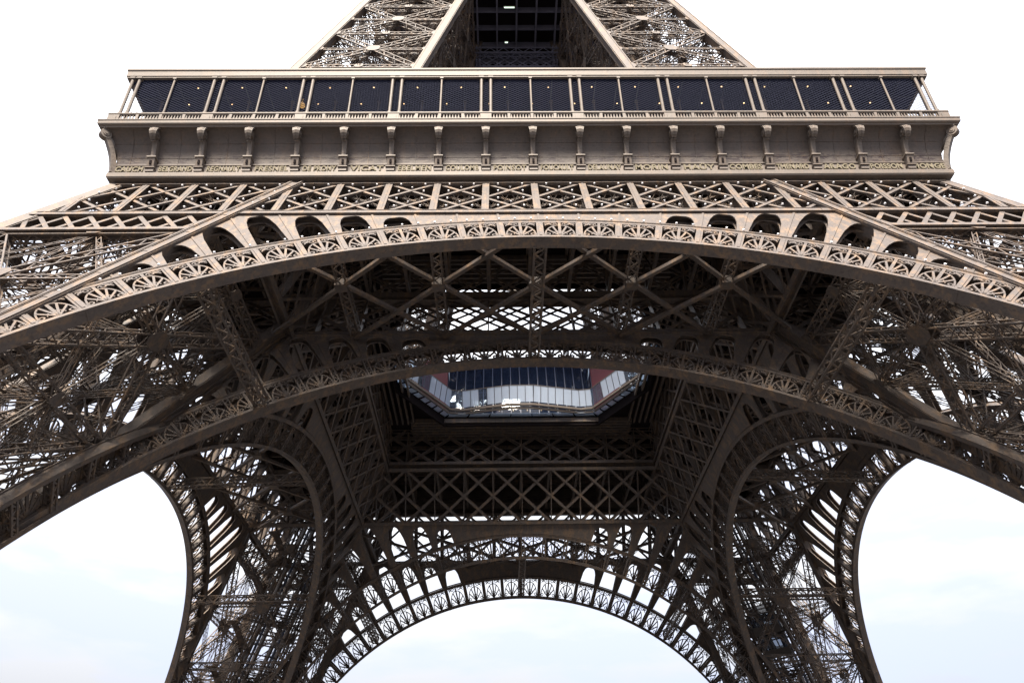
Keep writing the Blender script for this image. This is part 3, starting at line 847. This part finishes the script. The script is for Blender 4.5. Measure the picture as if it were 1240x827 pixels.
sf.poly([(x*O, y*O, z) for z in (110.2, 111.2) for x, y in ((-1, -1), (1, -1), (1, 1), (-1, 1))], [(3, 2, 1, 0), (4, 5, 6, 7), (0, 1, 5, 4), (1, 2, 6, 5), (2, 3, 7, 6), (3, 0, 4, 7)])
sb_ = MB()
for i in range(-6, 7):
    sb_.bar((-18, i*2.9, 109.6), (18, i*2.9, 109.6), .25, 1.0); sb_.bar((i*2.9, -18, 109.2), (i*2.9, 18, 109.2), .25, .9)
for sx in (-1, 1):
    for sy in (-1, 1): sf.lat((sx*2.3, sy*2.3, 100), (sx*2.3, sy*2.3, 109), .8, .8, (1, 0, 0), pitch=.8)
    sb_.lat((sx*8, -9, 104), (sx*8, 9, 104), .8, 1.2, pitch=1.)
    sb_.lat((-8, sx*8+1, 106), (8, sx*8+1, 106), .8, 1.2, pitch=1.)
sb_.build('platform_beams', LITIRON, sf.build('second_floor_platform', DECKM, TW))
for x, y, w in ((-1.1, -12.7, 1.5), (-1.5, -6.9, .45)):
    m = MB(); m.box((0, 0, 0), (w, .16, .08)); o = m.build('tube_lamp', lampm('tube_glow', (.75, 1, .8), .55), TW); o.location = (x, y, 108.55)
    m = MB(); m.box((0, 0, .09), (w+.2, .4, .08)); m.build('lamp_housing', IRON, o)

# ------------------------------------------------------------------ sparkle bulbs along the front members
bm = MB()
def bulb(p): bm.bar(p, p+NF*.13, .12, .12, (1, 0, 0))
for i in range(-9, 9):
    for r in range(2):
        za = ZB+.25+r*3.18; zc_ = za+3.18
        for a, b in ((i, i+1), (i+1, i)):
            for t in (.25, .5, .75):
                s = (a+(b-a)*t)*BAY; z = za+(zc_-za)*t
                if abs(s) < ho(z)-.5: bulb(FP(s+.0, z+.27, .02))
for t in np.linspace(tsO[1], tsO[-2], 90): bulb(ap(OUT, t, BAND+.2, .03))
o = bm.build('sparkle_bulbs', BULBM, TW); o['kind'] = 'stuff'

# ------------------------------------------------------------------ stone bases
sb = MB()
zt = 2.4; a0, a1 = 36.8, 62.6
v = [(-x, -y, z) for z, e in ((0, 1.), (zt, 0)) for x, y in ((a0-e, a0-e), (a1+e, a0-e), (a1+e, a1+e), (a0-e, a1+e))]
sb.poly(v, [(0, 1, 2, 3), (7, 6, 5, 4), (0, 4, 5, 1), (1, 5, 6, 2), (2, 6, 7, 3), (3, 7, 4, 0)])
four(sb.build('stone_base', STONEM, TW))

# ------------------------------------------------------------------ glass parapet round the void
gp = thing('glass_parapet', 'tall pale glass parapet around the wavy edge of the central opening in the first floor', 'parapet', (0, 0, 56.3))
full = EDGE+[(x, -y) for x, y in EDGE[::-1]]
def panes():
    rails = MB(); base = MB(); ribs = MB(); floor = MB(); cnt = 0
    Z0, Z1 = .7, 3.1
    pts = full+[full[0]]
    for (x0, y0), (x1, y1) in zip(pts[:-1], pts[1:]):
        L = hypot(x1-x0, y1-y0); n = max(1, int(round(L/1.15)))
        nx, ny = (y1-y0)/L, -(x1-x0)/L
        if nx*(x0+x1)+ny*(y0+y1) < 0: nx, ny = -nx, -ny
        lean = .35
        for i in range(n):
            a = (x0+(x1-x0)*i/n, y0+(y1-y0)*i/n); b = (x0+(x1-x0)*(i+1)/n, y0+(y1-y0)*(i+1)/n)
            e = .03/L; ax, ay = a[0]+(x1-x0)*e, a[1]+(y1-y0)*e; bx, by = b[0]-(x1-x0)*e, b[1]-(y1-y0)*e
            if y0+y1 > 8:
                p = MB(); q = [(ax, ay, Z0), (bx, by, Z0), (bx-nx*lean, by-ny*lean, Z1), (ax-nx*lean, ay-ny*lean, Z1)]
                q2 = [(x+nx*.03, y+ny*.03, z) for x, y, z in q]
                p.poly(q+q2, [(0, 1, 2, 3), (7, 6, 5, 4), (0, 4, 5, 1), (1, 5, 6, 2), (2, 6, 7, 3), (3, 7, 4, 0)])
                p.build('glass_pane', GLASS if (i//2+int(abs(x0)))%3 else GLASSB, gp)
            ribs.bar((a[0], a[1], Z0), (a[0]-nx*lean, a[1]-ny*lean, Z1), .07, .09, (nx, ny, 0))
        rails.bar((x0-nx*lean, y0-ny*lean, Z1), (x1-nx*lean, y1-ny*lean, Z1), .08, .08)
        base.bar((x0, y0, .25), (x1, y1, .25), .3, .3); base.bar((x0+nx*.2, y0+ny*.2, -.15), (x1+nx*.2, y1+ny*.2, -.15), .2, .3)
    rails.build('handrail', LIGHTIRON, gp); base.build('base_beam', LIGHTIRON, gp); ribs.build('glazing_bars', plain('bar_dark', (.05, .05, .06), .4), gp)
panes()
gf = thing('glass_floor', 'pale see-through glass floor strip below the parapet around the central opening', 'glass floor', (0, 0, 56.0))
E8 = [(-14.9, 5.6), (-9.8, 13.9), (9.8, 13.9), (14.9, 5.6), (14.9, -5.6), (9.8, -13.9), (-9.8, -13.9), (-14.9, -5.6)]
bars_ = MB()
for i in range(8):
    j = (i+1) % 8; a, b, c_, d_ = E8[i], E8[j], HOLE[j], HOLE[i]
    m = MB(); q = [(*a, .0), (*b, .0), (*c_, .0), (*d_, .0)]; q2 = [(x, y, z+.08) for x, y, z in q]
    m.poly(q+q2, [(3, 2, 1, 0), (4, 5, 6, 7), (0, 1, 5, 4), (1, 2, 6, 5), (2, 3, 7, 6), (3, 0, 4, 7)]); m.build('floor_pane', GLASS, gf)
    n = 7
    for k in range(n+1):
        t = k/n; bars_.bar((a[0]+(b[0]-a[0])*t, a[1]+(b[1]-a[1])*t, -.1), (d_[0]+(c_[0]-d_[0])*t, d_[1]+(c_[1]-d_[1])*t, -.1), .1, .16)
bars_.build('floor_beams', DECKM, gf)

# ------------------------------------------------------------------ pavilions on the first floor
def pavilion(ang, label, loc):
    r = thing('glass_pavilion', label, 'pavilion', loc); r.rotation_euler = (0, 0, ang)
    # local: faces +x?  built with its glass front towards -y, centre of the tower at negative y
    W = 10.5
    m = MB()
    # curved dark glass shell leaning over: rows of a smooth surface
    NX, NZ = 16, 6; v = []
    def sh(x, u):
        y = .6+.75*(x/W)**2+u*1.4+u*u*1.4; return (x, y, .3+u*11.6)
    for j in range(NZ+1):
        for i in range(NX+1): v.append(sh(-W+2*W*i/NX, j/NZ))
    m.poly(v, [(j*(NX+1)+i, j*(NX+1)+i+1, (j+1)*(NX+1)+i+1, (j+1)*(NX+1)+i) for j in range(NZ) for i in range(NX)])
    m.build('glass_front', DARKGLASS, r)
    rb = MB()
    for i in range(0, NX+1, 1):
        x = -W+2*W*i/NX; rb.path([V(*sh(x, j/NZ))+V(0, -.06, 0) for j in range(NZ+1)], .09, .14, (1, 0, 0))
    rb.path([V(*sh(-W+2*W*i/NX, .45))+V(0, -.05, 0) for i in range(NX+1)], .07, .07, (0, 0, 1))
    rb.build('mullions', BLUEM, r)
    wl = MB()
    wl.poly([(-W, 4.2, 11.9), (W, 4.2, 11.9), (W, 10, 8.2), (-W, 10, 8.2), (-W, 10, 0), (W, 10, 0)], [(0, 1, 2, 3), (3, 2, 5, 4)]); wl.bar((-W, 6.5, .1), (W, 6.5, .1), 6, .2)
    wl.build('roof', DARKCEIL, r)
    for sx in (-1, 1):
        w = MB(); q = [(sx*W, .9, 0), (sx*(W+3.4), -1.6, 0), (sx*(W+3.4), 8, 0), (sx*W, 10, 0)]
        q += [(x, y+1.8, 10.4) for x, y, z in q]
        w.poly(q, [(0, 1, 5, 4), (1, 2, 6, 5), (2, 3, 7, 6), (3, 0, 4, 7), (4, 5, 6, 7)]); w.build('red_wall', REDM, r)
    return r
pv = pavilion(0, 'dark glazed pavilion with red side walls seen through the central opening of the first floor', (0, 16.3, 56.3))
# warm spots inside the pavilion
for x in np.linspace(-7, 7, 8):
    q = MB(); q.box((0, 0, 0), (.14, .14, .34)); q.bar((0, 0, .17), (0, 0, .6), .03, .03, (0, 1, 0)); o = q.build('hanging_lamp', LAMPM, pv); o.location = (x, 2.3, 3.0)

# ------------------------------------------------------------------ lift cabin in the far right leg
lc = thing('lift_cabin', 'dark double-deck lift cabin climbing inside the far right leg', 'lift cabin', (0, 0, 0))
zc0 = 30.0
def lp(a, b, c): # local axes: along the track, across, out
    t = V(.46, .46, .76); base = V((ho(zc0)+hi(zc0))/2, (ho(zc0)+hi(zc0))/2, zc0); t = V(-SL, -SL, 1)/sqrt(1+2*SL*SL)
    x = V(1, -1, 0)/sqrt(2); n_ = np.cross(x, t); n_ = n_ if n_[2] > 0 else -n_
    return base+t*a+x*b+n_*c
cb_ = MB()
for d0 in (0, 3.4):
    def bx8(a0, a1, b0, b1, c0, c1, M):
        q = [lp(a, b, c) for a in (a0, a1) for b, c in ((b0, c0), (b1, c0), (b1, c1), (b0, c1))]
        M.poly(q, [(3, 2, 1, 0), (4, 5, 6, 7), (0, 1, 5, 4), (1, 2, 6, 5), (2, 3, 7, 6), (3, 0, 4, 7)])
    bx8(d0, d0+.25, -2, 2, -1.3, 2.2, cb_); bx8(d0+2.9, d0+3.1, -2, 2, -1.3, 2.2, cb_)
    for b in (-2, -.7, .6, 1.9): bx8(d0+.25, d0+2.9, b, b+.12, -1.3, -1.15, cb_)
    bx8(d0+.25, d0+1.2, -2, 2, -1.25, -1.1, cb_)
cb_.build('cabin_body', CABM, lc)
cw = MB()
for d0 in (0, 3.4):
    q = [lp(a, b, c) for a, b, c in ((d0+1.2, -1.9, -1.2), (d0+2.9, -1.9, -1.2), (d0+2.9, 1.9, -1.2), (d0+1.2, 1.9, -1.2))]; cw.poly(q, [(0, 1, 2, 3)])
cw.build('windows', DARKGLASS, lc)
